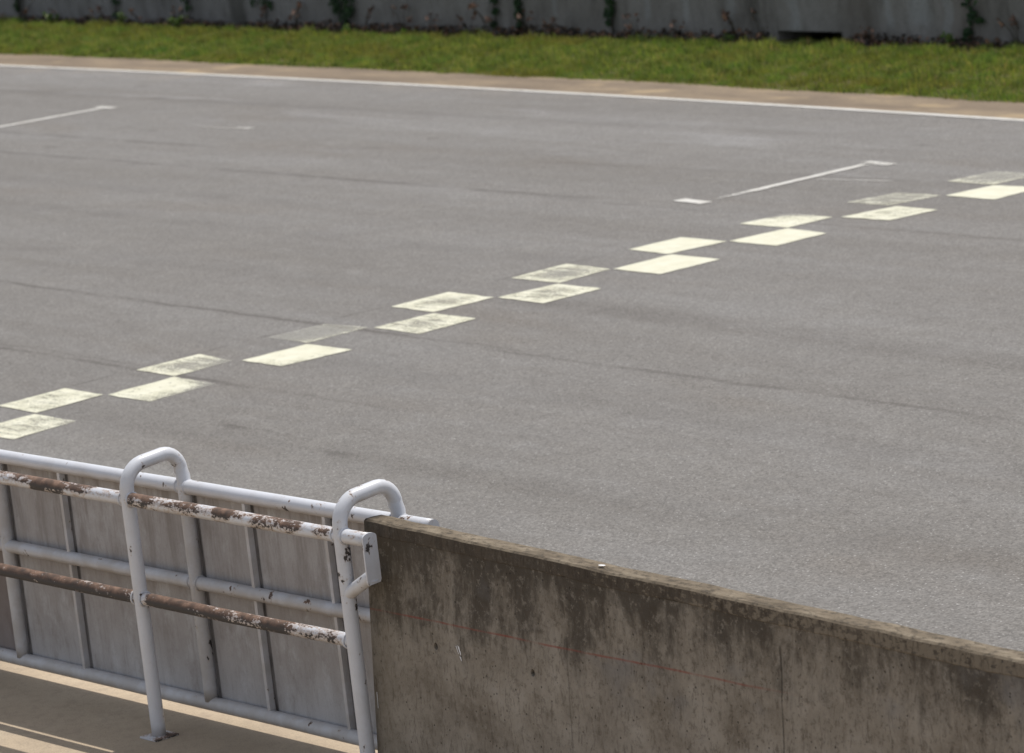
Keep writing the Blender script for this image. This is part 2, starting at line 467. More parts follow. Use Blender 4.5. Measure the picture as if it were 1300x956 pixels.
def pipe_paint(name, mode):
    """white gloss paint on steel tube. mode: chips / worn / rusty"""
    t = NT(name)
    X, Y, Z = t.sep()
    dirt = t.noise(9, 5, 0.6)
    fine = t.noise(120, 3, 0.6)
    white = t.mix(t.rng(dirt, 0.4, 0.75, 0, 0.5), (0.585, 0.60, 0.64), (0.48, 0.475, 0.48))
    white = t.mix(t.rng(fine, 0.55, 0.75, 0, 0.2), white, (0.42, 0.38, 0.34))
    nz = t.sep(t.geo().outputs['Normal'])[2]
    # the side that stands against the sheets has greyed
    if mode == 'chips':
        back = t.math('MULTIPLY', t.rng(Y, -0.06, -0.03), t.rng(Z, 1.0, 0.94))
        white = t.mix(t.math('MULTIPLY', back, t.rng(dirt, 0.3, 0.6, 0.35, 0.75)), white, (0.40, 0.375, 0.355))
    # white turns patchily grey-brown on the downward-facing side of the tube
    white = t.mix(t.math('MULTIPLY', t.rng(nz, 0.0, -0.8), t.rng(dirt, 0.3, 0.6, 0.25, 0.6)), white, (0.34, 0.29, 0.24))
    rb = t.noise(22, 5, 0.65)
    rust = t.ramp(rb, [(0.3, (0.052, 0.038, 0.031)), (0.5, (0.120, 0.073, 0.051)), (0.7, (0.240, 0.150, 0.105))])
    rust = t.mix(t.rng(nz, 0.62, 0.0), rust, (0.060, 0.053, 0.050))    # grey underside shading painted in below, rust above
    if mode == 'chips':
        a = t.noise(1.0, 4, 0.6, t.mapped((17, 17, 9)))
        b = t.noise(55, 3, 0.6)
        near = t.math('MULTIPLY', t.rng(X, 1.10, 1.18), t.math('MULTIPLY', t.rng(Y, -0.18, -0.22), t.rng(Z, 0.66, 0.72)))
        a = t.math('ADD', a, t.math('MULTIPLY', near, 0.075))
        m = t.rng(t.math('ADD', t.math('MULTIPLY', a, 0.75), t.math('MULTIPLY', b, 0.25)), 0.628, 0.648)
        edge = t.rng(t.math('ADD', t.math('MULTIPLY', a, 0.75), t.math('MULTIPLY', b, 0.25)), 0.595, 0.64, 0, 0.4)
    else:
        a = t.noise(1.0, 5, 0.62, t.mapped((9.5, 26, 26)))
        b = t.noise(1.0, 4, 0.7, t.mapped((60, 95, 95)))
        v = t.math('ADD', t.math('MULTIPLY', a, 0.54), t.math('MULTIPLY', b, 0.46))
        pos = t.rng(X, -2.2, 1.5, 0.0, 1.0, False)
        if mode == 'worn':
            cov = t.ramp(pos, [(0.0, 0.6), (0.28, 0.62), (0.325, 0.66), (0.34, 0.95), (0.395, 0.92), (0.41, 0.68), (0.45, 0.62), (0.465, 0.40), (0.515, 0.36), (0.53, 0.50), (0.542, 0.86), (0.568, 0.84), (0.585, 0.56), (0.625, 0.58), (0.637, 0.76), (0.66, 0.70), (0.675, 0.48), (0.695, 0.46), (0.703, 0.93), (0.728, 0.93), (0.737, 0.40), (0.762, 0.42), (0.775, 0.74), (0.855, 0.70), (0.87, 0.38), (0.885, 0.56), (0.905, 0.52), (0.92, 0.26)])
            up = t.rng(nz, -0.6, 0.6, -0.06, 0.05)
        else:
            cov = t.ramp(pos, [(0.0, 0.9), (0.28, 0.95), (0.40, 0.95), (0.42, 0.80), (0.45, 0.92), (0.51, 0.9), (0.522, 0.35), (0.540, 0.4), (0.55, 0.95), (0.69, 0.93), (0.71, 0.76), (0.765, 0.78), (0.78, 0.95), (0.81, 0.9), (0.825, 0.62), (0.90, 0.58), (0.915, 0.3)])
            up = 0.0
        vv = t.math('ADD', v, up)
        th = t.rng(cov, 0.0, 1.0, 0.73, 0.40 if mode == 'worn' else 0.375, False)
        m = t.rng(vv, th, t.math('ADD', th, 0.018))
        edge = t.rng(vv, t.math('SUBTRACT', th, 0.10), th, 0, 0.6)
    c = t.mix(t.math('MULTIPLY', edge, t.math('SUBTRACT', 1.0, m)), white, (0.36, 0.24, 0.15))
    c = t.mix(m, c, rust)
    ro = t.rng(m, 0, 1, 0.36, 0.8)
    return t.done(t.bsdf(c, ro, 0.45, t.bump(t.math('ADD', t.math('MULTIPLY', m, -0.8), t.math('MULTIPLY', fine, 0.15)), 0.35, 0.002)))

def sheet_mat():
    t = NT('dirty_grey_sheet_metal')
    X, Y, Z = t.sep()
    st = t.noise(1.0, 6, 0.7, t.mapped((13, 1, 1.6)))
    st2 = t.noise(1.0, 6, 0.72, t.mapped((46, 1, 7.0), (4, 0, 1)))
    bl = t.noise(3.2, 5, 0.6)
    c = t.ramp(bl, [(0.3, (0.305, 0.282, 0.270)), (0.55, (0.375, 0.355, 0.348)), (0.75, (0.43, 0.42, 0.42))])
    c = t.mix(t.rng(t.noise(6.5, 6, 0.7, t.mapped((1.4, 1, 0.7), (3, 0, 8))), 0.5, 0.68, 0, 0.55), c, (0.52, 0.52, 0.53))
    c = t.mix(t.rng(Z, 0.40, 0.02, 0.0, 0.6), c, (0.46, 0.47, 0.495))
    top = t.rng(Z, 0.35, 1.0, 0.15, 0.62, False)
    c = t.mix(t.math('MULTIPLY', t.rng(st, 0.42, 0.66), top), c, (0.165, 0.138, 0.122))
    c = t.mix(t.rng(t.noise(10, 5, 0.7, t.mapped((1, 1, 0.5))), 0.5, 0.7, 0, 0.5), c, (0.23, 0.205, 0.19))
    c = t.mix(t.rng(st2, 0.5, 0.70, 0, 0.32), c, (0.19, 0.165, 0.150))
    c = t.mix(t.rng(st2, 0.28, 0.42, 0.3, 0.0), c, (0.50, 0.49, 0.485))
    c = t.mix(t.rng(X, -1.70, -1.74, 0.0, 0.65), c, (0.115, 0.075, 0.062))
    # contact shade painted into the sheet colour as a dark line beside every upright
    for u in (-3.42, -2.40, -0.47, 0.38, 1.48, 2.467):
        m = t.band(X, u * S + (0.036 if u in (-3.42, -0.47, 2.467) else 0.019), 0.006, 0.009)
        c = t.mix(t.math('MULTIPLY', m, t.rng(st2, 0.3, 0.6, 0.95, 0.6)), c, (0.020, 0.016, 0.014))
    f = t.noise(140, 3)
    c = t.mix(t.rng(f, 0.5, 0.7, 0, 0.16), c, (0.15, 0.13, 0.12))
    return t.done(t.bsdf(c, 0.6, 0.35, t.bump(bl, 0.15, 0.01)))

M = dict(
    asphalt=asphalt_mat(),
    cream=paint_mat('worn_cream_road_paint', (0.59, 0.577, 0.445), (0.65, 0.638, 0.52)),
    white=paint_mat('worn_white_road_paint', (0.52, 0.505, 0.465), (0.58, 0.57, 0.54)),
    shoulder=shoulder_mat(),
    pit=concrete_ground_mat(),
    verge=soil_mat('verge_soil', (0.075, 0.085, 0.022), (0.11, 0.095, 0.04)),
    ground=soil_mat('open_ground', (0.10, 0.11, 0.045), (0.16, 0.13, 0.08)),
    grass=grass_mat(),
    vine=leaf_mat('vine_leaves', (0.012, 0.035, 0.012), (0.022, 0.060, 0.018), (0.045, 0.095, 0.026)),
    weed=leaf_mat('weed_leaves', (0.060, 0.120, 0.018), (0.095, 0.170, 0.026), (0.15, 0.20, 0.04)),
    dry=leaf_mat('dry_leaves', (0.10, 0.055, 0.034), (0.26, 0.145, 0.095), (0.52, 0.32, 0.22), 0.2),
    litter=leaf_mat('rotting_leaves', (0.022, 0.016, 0.011), (0.042, 0.028, 0.018), (0.26, 0.145, 0.085), 0.05),
    stem=soil_mat('woody_stem', (0.045, 0.035, 0.022), (0.08, 0.06, 0.04)),
    farwall=far_wall_mat(),
    pitwall=pit_wall_mat(False), coping=pit_wall_mat(True),
    pipe=pipe_paint('chipped_white_pipe_paint', 'chips'),
    pipe_worn=pipe_paint('scuffed_white_pipe_paint', 'worn'),
    pipe_rust=pipe_paint('rusted_white_pipe_paint', 'rusty'),
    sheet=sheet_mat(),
)

# ------------------------------------------------------------------ ground levels
KC, YC = 0.0013146 / S, 9.165 * S
def gz(y):                                 # cambered track, crown near its middle
    yy = min(max(y, -2.4), 15.9)
    return -KC * (yy - YC) ** 2
ZG = gz(-2.4)                              # level of the pit apron

def edge_y(x):                             # far edge of the tarmac bends gently
    xx = min(max(x, -18.0), 8.0)
    return 11.31 - 0.0021 * (xx + 18.0) ** 2 - (0.11 * (x - 8.0) if x > 8 else 0)
def grass_y(x):
    n = mnoise.noise(Vector((x * 0.7, 3.3, 0))) * 0.07 + mnoise.noise(Vector((x * 2.9, 7.3, 0))) * 0.045
    return edge_y(x) + 0.86 + n + (0.07 if x < -18 else 0)
WALL_Y = 15.62

def strip(name, f0, f1, xs, ny, mat, kind='structure', dz=0.0):
    vs, fs = [], []
    for x in xs:
        a, b = f0(x), f1(x)
        for j in range(ny + 1):
            y = a + (b - a) * j / ny
            vs.append((x, y, gz(y) + dz))
    w = ny + 1
    for i in range(len(xs) - 1):
        for j in range(ny):
            fs.append((i * w + j, (i + 1) * w + j, (i + 1) * w + j + 1, i * w + j + 1))
    o = np_mesh(name, vs, fs, mat, smooth=True)
    return tag(o, kind=kind)

xs = list(np.arange(-120, -40, 4.0)) + list(np.arange(-40, 12, 0.25)) + list(np.arange(12, 60.1, 3.0))
xs = [float(x) for x in xs]
strip('race_track', lambda x: -2.4, lambda x: edge_y(x) + 0.02, xs, 60, M['asphalt'])
strip('sandy_shoulder', lambda x: edge_y(x) + 0.02, lambda x: grass_y(x) + 0.02, xs, 4, M['shoulder'])
strip('grass_verge', lambda x: grass_y(x) + 0.02, lambda x: 16.2, xs, 10, M['verge'])

# pit apron (flat concrete) and the open land all round
bm = bmesh.new()
vs = [bm.verts.new(p) for p in ((-120, -40, ZG), (60, -40, ZG), (60, -2.4, ZG), (-120, -2.4, ZG))]
bm.faces.new(vs)
tag(bm_obj('pit_lane', bm, M['pit']), kind='structure')
bm = bmesh.new()
vs = [bm.verts.new(p) for p in ((-3000, -3000, -0.60), (3000, -3000, -0.60), (3000, 3000, -0.60), (-3000, 3000, -0.60))]
bm.faces.new(vs)
tag(bm_obj('ground', bm, M['ground']), kind='structure')

# ------------------------------------------------------------------ road markings
def patch(name, quad, wear, parent, mat, n=8, rag=0.006, mid=None, dz=0.004, origin=(0, 0)):
    """quad corners (x0y0, x0y1, x1y1, x1y0); wear per corner and at the middle"""
    P = [Vector((*p, 0)) for p in quad]
    ln = max((P[1] - P[0]).length, (P[2] - P[1]).length)
    nu = nv = n
    vs, fs, ws = [], [], []
    for i in range(nu + 1):
        for j in range(nv + 1):
            u, v = i / nu, j / nv
            p = P[0] * (1 - u) * (1 - v) + P[1] * (1 - u) * v + P[2] * u * v + P[3] * u * (1 - v)
            w = wear[0] * (1 - u) * (1 - v) + wear[1] * (1 - u) * v + wear[2] * u * v + wear[3] * u * (1 - v)
            if mid is not None:
                k = 16 * u * (1 - u) * v * (1 - v)
                w = w * (1 - k) + mid * k
            if i in (0, nu) or j in (0, nv):
                p = p + Vector((mnoise.noise(p * 9) * rag, mnoise.noise(p * 9 + Vector((5, 5, 5))) * rag, 0))
            vs.append((p.x - origin[0], p.y - origin[1], gz(p.y) + dz))
            ws.append(w)
    w = nv + 1
    for i in range(nu):
        for j in range(nv):
            fs.append((i * w + j, (i + 1) * w + j, (i + 1) * w + j + 1, i * w + j + 1))
    return np_mesh(name, vs, fs, mat, parent, {'wear': ws})

sl = tag(empty('start_line', (0.5, 4.3, 0)), 'worn cream chequered start line painted across the grey track in two columns', 'start line')
far_sq = [
 [(0.013, 0.012), (0.01, 0.492), (0.471, 0.495), (0.494, 0.009)], [(0.009, 1.021), (0.009, 1.489), (0.46, 1.466), (0.475, 1.017)],
 [(0.015, 2.004), (0.046, 2.443), (0.48, 2.496), (0.49, 2.012)], [(0.006, 3.002), (-0.019, 3.488), (0.503, 3.484), (0.496, 2.992)],
 [(0.006, 3.994), (-0.037, 4.497), (0.481, 4.48), (0.539, 3.999)], [(-0.035, 5.041), (-0.047, 5.521), (0.455, 5.519), (0.429, 5.023)],
 [(-0.065, 6.069), (-0.041, 6.513), (0.435, 6.509), (0.459, 6.069)], [(0.008, 7.019), (0.049, 7.467), (0.507, 7.484), (0.464, 7.014)],
 [(0.017, 7.989), (0.005, 8.476), (0.5, 8.5), (0.523, 7.974)], [(0.01, 9.0), (0.01, 9.49), (0.5, 9.49), (0.5, 9.0)], [(0.01, 10.0), (0.01, 10.4), (0.5, 10.4), (0.5, 10.0)]]
near_sq = [
 [(0.5, -0.5), (0.512, -0.014), (0.996, -0.006), (1.026, -0.453)], [(0.508, 0.504), (0.488, 1.002), (0.985, 1.004), (0.996, 0.516)],
 [(0.516, 1.494), (0.519, 1.987), (1.013, 1.997), (0.964, 1.502)], [(0.528, 2.505), (0.533, 2.965), (1.01, 2.968), (1.041, 2.496)],
 [(0.53, 3.496), (0.556, 3.975), (1.031, 3.976), (1.047, 3.478)], [(0.5, 4.487), (0.47, 5.022), (0.995, 5.016), (1.022, 4.478)],
 [(0.466, 5.529), (0.477, 6.05), (0.945, 6.008), (0.981, 5.521)], [(0.499, 6.529), (0.548, 7.01), (0.997, 6.994), (0.992, 6.544)],
 [(0.546, 7.485), (0.543, 7.956), (1.0, 8.0), (1.07, 7.463)], [(0.51, 8.5), (0.51, 8.99), (1.0, 8.99), (1.0, 8.5)], [(0.51, 9.5), (0.51, 9.98), (1.0, 9.98), (1.0, 9.5)]]
far_wear = [((.22, .12, .22, .18), .36), ((.25, .12, .80, .12), .55), ((.95, .62, .55, .35), .78), ((.12, .12, .10, .10), .46), ((.25, .30, .32, .25), .60), ((.0, .0, .0, .05), .03),
            ((.05, .95, .20, .02), .18), ((.48, .52, .42, .42), .58), ((.40, .62, .60, .32), .66), ((.4,) * 4, .5), ((.3,) * 4, .4)]
near_wear = [((.28, .15, .55, .12), .40), ((.08, .05, .85, .42), .14), ((.02, .0, .15, .42), .05), ((.30, .22, .16, .28), .46), ((.18, .22, .16, .20), .46), ((.0, .0, .10, .06), .03),
             ((.02, .05, .10, .05), .06), ((.05, .08, .25, .05), .34), ((.0, .0, .02, .0), .02), ((.1,) * 4, .2), ((.2,) * 4, .2)]
for q, (w, m) in list(zip(far_sq, far_wear)) + list(zip(near_sq, near_wear)):
    patch('painted_square', q, w, sl, M['cream'], n=16, rag=0.011, mid=m, origin=(0.5, 4.3))

def bar(name, a, b, wdt, wear, parent, org, n=12):
    a, b = Vector((*a, 0)), Vector((*b, 0))
    d = (b - a).normalized(); s = Vector((-d.y, d.x, 0)) * wdt / 2
    return patch(name, [(a + s)[:2], (b + s)[:2], (b - s)[:2], (a - s)[:2]], wear, parent, M['white'], n=n, rag=0.012, origin=org, dz=0.005)

g1 = tag(empty('grid_marking', (-1.3, 7.6, 0)), 'thin white grid box line with short end ticks beside the chequered start line', 'road marking', 'grid box lines painted on the track')
bar('cross_line', (-1.21, 6.80), (-1.23, 7.15), 0.07, (.62, .30, .30, .62), g1, (-1.3, 7.6))
bar('cross_line', (-1.23, 7.152), (-1.38, 8.43), 0.085, (.05, .12, .12, .05), g1, (-1.3, 7.6), 20)
bar('end_tick', (-1.50, 6.68), (-1.13, 6.64), 0.11, (.05, .05, .0, .02), g1, (-1.3, 7.6))
bar('end_tick', (-1.50, 8.525), (-1.13, 8.48), 0.10, (.30, .25, .34, .34), g1, (-1.3, 7.6))
g2 = tag(empty('grid_marking', (-13.5, 8.2, 0)), 'faded white grid box line far up the track at the left edge of view', 'road marking', 'grid box lines painted on the track')
bar('cross_line', (-13.38, 6.9), (-13.66, 8.88), 0.10, (.10, .12, .12, .10), g2, (-13.5, 8.2), 20)
bar('end_tick', (-13.88, 8.96), (-13.47, 8.93), 0.11, (.36, .3, .3, .36), g2, (-13.5, 8.2))
bar('end_tick', (-13.75, 6.84), (-13.15, 6.80), 0.13, (.2, .2, .2, .2), g2, (-13.5, 8.2))
# white scuffs left on the tarmac are part of the same repainting work
sc1 = tag(empty('paint_scuff', (-10.4, 8.35, 0)), 'pale bluish paint scuff on the far track past the left grid line', 'road marking', 'paint scuffs on the track')
bar('scuff_mark', (-10.75, 8.25), (-10.2, 8.25), 0.06, (.72, .68, .68, .72), sc1, (-10.4, 8.35))
bar('scuff_mark', (-10.2, 8.30), (-9.95, 8.32), 0.12, (.55, .5, .5, .6), sc1, (-10.4, 8.35))
sc2 = tag(empty('paint_scuff', (-1.0, 7.6, 0)), 'short pale paint scuff between the grid box line and the chequered squares', 'road marking', 'paint scuffs on the track')
bar('scuff_mark', (-1.15, 7.75), (-0.45, 7.86), 0.06, (.72, .62, .66, .74), sc2, (-1.0, 7.6))

# edge line along the far side
vs, fs, ws = [], [], []
lx = [x for x in np.arange(-60, 30, 0.25)]
for i, x in enumerate(lx):
    y = edge_y(x)
    wn = mnoise.noise(Vector((x * 2.1, 1, 1))) * 0.008
    for k, yy in enumerate((y - 0.065 + wn, y, y + 0.03 - wn)):
        vs.append((x, yy, gz(yy) + 0.005)); ws.append(0.12 + 0.18 * max(0, mnoise.noise(Vector((x * 0.8, 0, 4)))))
for i in range(len(lx) - 1):
    for k in range(2):
        fs.append((i * 3 + k, (i + 1) * 3 + k, (i + 1) * 3 + k + 1, i * 3 + k + 1))
tag(np_mesh('edge_line', vs, fs, M['white'], None, {'wear': ws}), 'long solid white edge line between the far tarmac and the sandy shoulder', 'road marking')

# ------------------------------------------------------------------ grass
rs = np.random.RandomState(11)
def blades(n, xr, hmin, hmax, wid, name, mat, yfun0, yfun1, hmul=None, tints=(0, 0.86), lean=0.55):
    x = rs.uniform(xr[0], xr[1], n)
    y0 = np.array([yfun0(a) for a in x]); y1 = np.array([yfun1(a) for a in x])
    y = y0 + (y1 - y0) * rs.uniform(0, 1, n) ** 1.0
    # clumping: keep points where a cheap sum-of-sines field is high
    fld = np.sin(x * 5.1 + np.sin(y * 3.7) * 2) * np.cos(y * 6.3 + np.sin(x * 2.9)) + 0.6 * np.sin(x * 13.7 + y * 9.1)
    keep = rs.uniform(-1.8, 1.4, n) < fld + 0.6
    x, y, fld = x[keep], y[keep], fld[keep]
    y0 = y0[keep]; y1 = y1[keep]
    n = len(x)
    h = rs.uniform(hmin, hmax, n) * (0.75 + 0.25 * np.clip(fld, -1, 1))
    if hmul is not None: h = h * hmul(x, y)
    # short, thin near the trampled front edge
    h = h * np.clip(0.45 + (y - y0) / 0.5, 0.45, 1)
    ang = rs.uniform(0, 2 * np.pi, n); la = rs.uniform(0.1, lean, n) * h * 1.3
    dx, dy = np.cos(ang) * la, np.sin(ang) * la
    wa = rs.uniform(0, 2 * np.pi, n); w = wid * rs.uniform(0.6, 1.4, n)
    wx, wy = np.cos(wa) * w / 2, np.sin(wa) * w / 2
    z = -KC * (np.clip(y, -2.4, 15.9) - YC) ** 2
    V = np.zeros((n, 5, 3))
    V[:, 0] = np.stack([x - wx, y - wy, z - 0.004], 1); V[:, 1] = np.stack([x + wx, y + wy, z - 0.004], 1)
    V[:, 2] = np.stack([x + dx * .4 + wx * .8, y + dy * .4 + wy * .8, z + h * .62], 1); V[:, 3] = np.stack([x + dx * .4 - wx * .8, y + dy * .4 - wy * .8, z + h * .62], 1)
    V[:, 4] = np.stack([x + dx, y + dy, z + h], 1)
    tint = np.clip(rs.normal(0.38, 0.22, n), tints[0], tints[1])
    cl = np.array([mnoise.noise(Vector((a * 2.6, b * 4.0, 8.0))) + 0.7 * mnoise.noise(Vector((a * 6.5, b * 8.0, 3.0))) for a, b in zip(x, y)])
    tint = np.clip(tint + 0.55 * cl + 0.05, tints[0], tints[1])
    brown = rs.uniform(0, 1, n) < 0.055 + 0.10 * np.clip(-cl, 0, 1)
    tint[brown] = rs.uniform(0.85, 1.0, brown.sum())
    me = bpy.data.meshes.new(name)
    me.vertices.add(n * 5); me.vertices.foreach_set('co', V.reshape(-1).astype(np.float32))
    b = np.arange(n)[:, None] * 5
    loops = np.concatenate([b + np.array([[0, 1, 2, 3]]), b + np.array([[3, 2, 4]])], 1).reshape(-1)
    me.loops.add(n * 7); me.loops.foreach_set('vertex_index', loops.astype(np.int32))
    st = (np.arange(n)[:, None] * 7 + np.array([[0, 4]])).reshape(-1)
    me.polygons.add(n * 2); me.polygons.foreach_set('loop_start', st.astype(np.int32))
    me.update(calc_edges=True); me.validate()
    a = me.attributes.new('tint', 'FLOAT', 'POINT'); a.data.foreach_set('value', np.repeat(tint, 5).astype(np.float32))
    o = link(name, me, mat)
    return o

def hm(x, y):
    left = np.clip((-17 - x) / 6.0, 0, 1)
    back = np.clip((y - 14.2) / 1.0, 0, 1)
    cl = np.array([mnoise.noise(Vector((a * 3.1, b * 4.3, 2.0))) + 0.6 * mnoise.noise(Vector((a * 8.0, b * 9.0, 5.0))) for a, b in zip(x, y)])
    return (1.0 + left * (0.10 + 0.10 * back) + 0.10 * back) * np.clip(1.0 + 1.1 * cl, 0.35, 2.0)
def litter_edge(x):
    return WALL_Y - 0.30 - 0.22 * (0.5 + 0.5 * mnoise.noise(Vector((x * 0.8, 0, 9)))) - (0.28 if -21 < x < -13 else 0) * 0.6
gr = blades(330000, (-34, 5), 0.035, 0.085, 0.0085, 'grass', M['grass'], lambda x: grass_y(x) - 0.03, litter_edge, hm)
tag(gr, 'mown green grass strip between the sandy shoulder and the grey wall', 'grass', kind='stuff')

# ------------------------------------------------------------------ leaves
def leaf_cloud(name, pts, size, mat, parent, tints=None, seed=1, flat=0.0, facing=None):
    r = random.Random(seed)
    vs, fs, ts = [], [], []
    for p in pts:
        s = size * r.uniform(0.6, 1.35)
        d = Vector((r.uniform(-1, 1), r.uniform(-1, 1), r.uniform(-1, 1)))
        if facing is not None:
            nrm = (Vector(facing) + d * 0.55).normalized()
        else:
            nrm = (Vector((0, 0, 1)) * flat + d * (1 - flat * 0.6)).normalized()
        a = nrm.cross(Vector((r.uniform(-1, 1), r.uniform(-1, 1), r.uniform(-1, 1)))).normalized()
        b = nrm.cross(a)
        i = len(vs); p = Vector(p); t = r.uniform(0, 1)
        for u, v, q in ((-1, 0, 0), (-.35, .62, .12), (.4, .5, .10), (1, 0, -.1), (.4, -.5, .10), (-.35, -.62, .12)):
            vs.append(p + a * u * s * .5 + b * v * s * .5 + nrm * q * s); ts.append(t)
        fs.append((i, i + 1, i + 2, i + 3)); fs.append((i, i + 3, i + 4, i + 5))
    return np_mesh(name, vs, fs, mat, parent, {'tint': ts})

# leaf litter drifted against the wall
pts = []
for k in range(9000):
    x = rnd.uniform(-34, 5)
    dens = 0.5 + 0.5 * mnoise.noise(Vector((x * 0.9, 2, 2)))
    if rnd.random() > 0.35 + 0.65 * dens: continue
    y = WALL_Y - 0.01 - abs(rnd.gauss(0, 0.22))
    if y < litter_edge(x) - 0.12 or -10.95 < x < -9.75: continue
    hgt = max(0, 0.11 * (0.4 + dens) * (1 - (WALL_Y - y) / 0.5))
    pts.append((x, y, gz(y) + rnd.uniform(0, 1) * hgt + 0.006))
lit = leaf_cloud('leaf_litter', pts, 0.055, M['litter'], None, seed=5, flat=0.6)
tag(lit, 'brown dead leaves drifted along the foot of the grey wall', 'leaf litter', kind='stuff')

# dry weeds with pinkish leaves along the foot of the wall
def dry_weed(seed):
    r = random.Random(seed)
    root = empty('dry_weed')
    bm = bmesh.new(); lp = []
    for s in range(r.randint(3, 5)):
        a = r.uniform(0, 6.28); L = r.uniform(0.10, 0.24)
        p = [Vector((0, 0, 0)), Vector((math.cos(a) * .25 * L, math.sin(a) * .25 * L, .6 * L)), Vector((math.cos(a) * .6 * L, math.sin(a) * .6 * L, L))]
        add_tube(bm, p, [0.003, 0.0025, 0.0015], 5)
        for k in range(r.randint(3, 6)):
            f = r.uniform(.35, 1.0)
            q = p[1].lerp(p[2], f) + Vector((r.uniform(-1, 1), r.uniform(-1, 1), r.uniform(-1, 1))) * 0.02
            lp.append(q)
    bm_obj('stem', bm, M['stem'], root)
    leaf_cloud('leaf', lp, 0.042, M['dry'], root, seed=seed).name = 'foliage'
    return root
protos = [dry_weed(s) for s in (3, 8, 14)]
def copy_tree(o, parent=None):
    c = o.copy(); COL.objects.link(c)
    if parent is not None: c.parent = parent
    for ch in list(o.children): copy_tree(ch, c)
    return c
# distance is measured along the wall from the drain opening
dry_spots = [(-27.0, .10), (-26.1, .05), (-24.7, .20), (-23.6, .25), (-22.9, .10), (-20.9, .12), (-20.2, .06), (-19.9, .22), (-18.55, .12), (-17.6, .2), (-17.2, .06), (-16.4, .10),
             (-15.9, .15), (-15.3, .08), (-14.6, .18), (-13.2, .1), (-12.4, .16), (-11.45, .1), (-11.1, .05), (-9.3, .12), (-7.1, .1), (-6.5, .18)]
for i, (x, d) in enumerate(dry_spots):
    o = protos[i] if i < 3 else copy_tree(protos[i % 3])
    o.location = (x, WALL_Y - d, gz(WALL_Y - d) - 0.005)
    o.rotation_euler = (0, 0, rnd.uniform(0, 6.28)); k = rnd.uniform(1.0, 1.7); o.scale = (k, k, k)
    tag(o, 'spindly dry weed with pinkish brown leaves at the foot of the grey wall', 'weed', 'dry weeds along the grey wall')

# fresh green weeds standing up out of the grass by the wall
def weed_clump(x, y, h, spread, n, label, seed):
    r = random.Random(seed)
    root = tag(empty('weed_clump', (x, y, gz(y))), label, 'weed', 'green weeds in the verge')
    bm = bmesh.new(); lp = []
    for s in range(max(4, n // 12)):
        a = r.uniform(0, 6.28); L = h * r.uniform(0.6, 1.0); sp = spread * r.uniform(.2, 1)
        p = [Vector((0, 0, 0)), Vector((math.cos(a) * sp * .4, math.sin(a) * sp * .4, .6 * L)), Vector((math.cos(a) * sp, math.sin(a) * sp, L))]
        add_tube(bm, p, [0.004, 0.003, 0.0015], 5)
        for k in range(12):
            f = r.uniform(0, 1)
            q = (p[0].lerp(p[1], f) if r.random() < .4 else p[1].lerp(p[2], f)) + Vector((r.uniform(-1, 1), r.uniform(-1, 1), r.uniform(-.6, .6))) * 0.035
            lp.append(q)
    bm_obj('stem', bm, M['stem'], root)
    leaf_cloud('foliage', lp, 0.05, M['weed'], root, seed=seed)
weed_clump(-22.25, 15.10, 0.20, 0.16, 70, 'bright green bushy weed just left of the dark stain on the wall', 21)
weed_clump(-23.75, 15.15, 0.24, 0.22, 50, 'loose tall weed at the wall foot in the left part of the verge', 22)
weed_clump(-27.3, 15.2, 0.26, 0.25, 60, 'tall yellowish weed at the far left end of the verge', 23)
weed_clump(-25.6, 15.15, 0.20, 0.2, 48, 'leafy weed before the wall, second from the left edge', 24)
weed_clump(-18.15, 14.95, 0.13, 0.14, 40, 'low bright weed below the forked vine on the wall', 25)
weed_clump(-16.9, 14.9, 0.10, 0.10, 30, 'small bright weed sprouting right of the forked vine', 26)
weed_clump(-7.95, 15.4, 0.17, 0.07, 30, 'dark narrow weed at the wall foot under the right hand vine', 27)
weed_clump(-11.3, 15.3, 0.10, 0.10, 30, 'short pale weed just left of the drain opening', 28)

# ------------------------------------------------------------------ far wall
wz0 = gz(WALL_Y)
fw = tag(empty('boundary_wall', (-12.0, WALL_Y, wz0)), 'stained dark grey concrete wall along the back of the grass strip', 'wall')
bm = bmesh.new()
add_box(bm, (0, 0.45, 0.40), (80, 0.90, 1.4))
wall = bm_obj('wall_face', bm, M['farwall'], fw)
bm = bmesh.new()
add_box(bm, (1.63, 0.30, -0.06), (1.04, 0.90, 0.33))
cut = bm_obj('cutter', bm, M['farwall'])
cut.location = (-12.0, WALL_Y, wz0)
def boolean_cut(target, cutter):
    md = target.modifiers.new('b', 'BOOLEAN'); md.operation = 'DIFFERENCE'; md.object = cutter; md.solver = 'EXACT'
    bpy.context.view_layer.update()
    dg = bpy.context.evaluated_depsgraph_get()
    me = bpy.data.meshes.new_from_object(target.evaluated_get(dg))
    target.modifiers.clear()
    target.data = me
    bpy.data.objects.remove(cutter)
boolean_cut(wall, cut)
# material coordinates follow the world x along this wall
for mnode in [n for n in M['farwall'].node_tree.nodes if n.type == 'TEX_COORD']:
    tr = M['farwall'].node_tree.nodes.new('ShaderNodeMapping'); tr.inputs['Location'].default_value = (-12.0, 0, 0)
    outs = [l.to_socket for l in M['farwall'].node_tree.links if l.from_socket == mnode.outputs['Object']]
    for s_ in outs: M['farwall'].node_tree.links.new(tr.outputs[0], s_)
    M['farwall'].node_tree.links.new(mnode.outputs['Object'], tr.inputs['Vector'])
bm = bmesh.new()
add_box(bm, (0, 0.45, 1.14), (80, 0.98, 0.075), 0.01)
bm_obj('coping', bm, M['farwall'], fw)

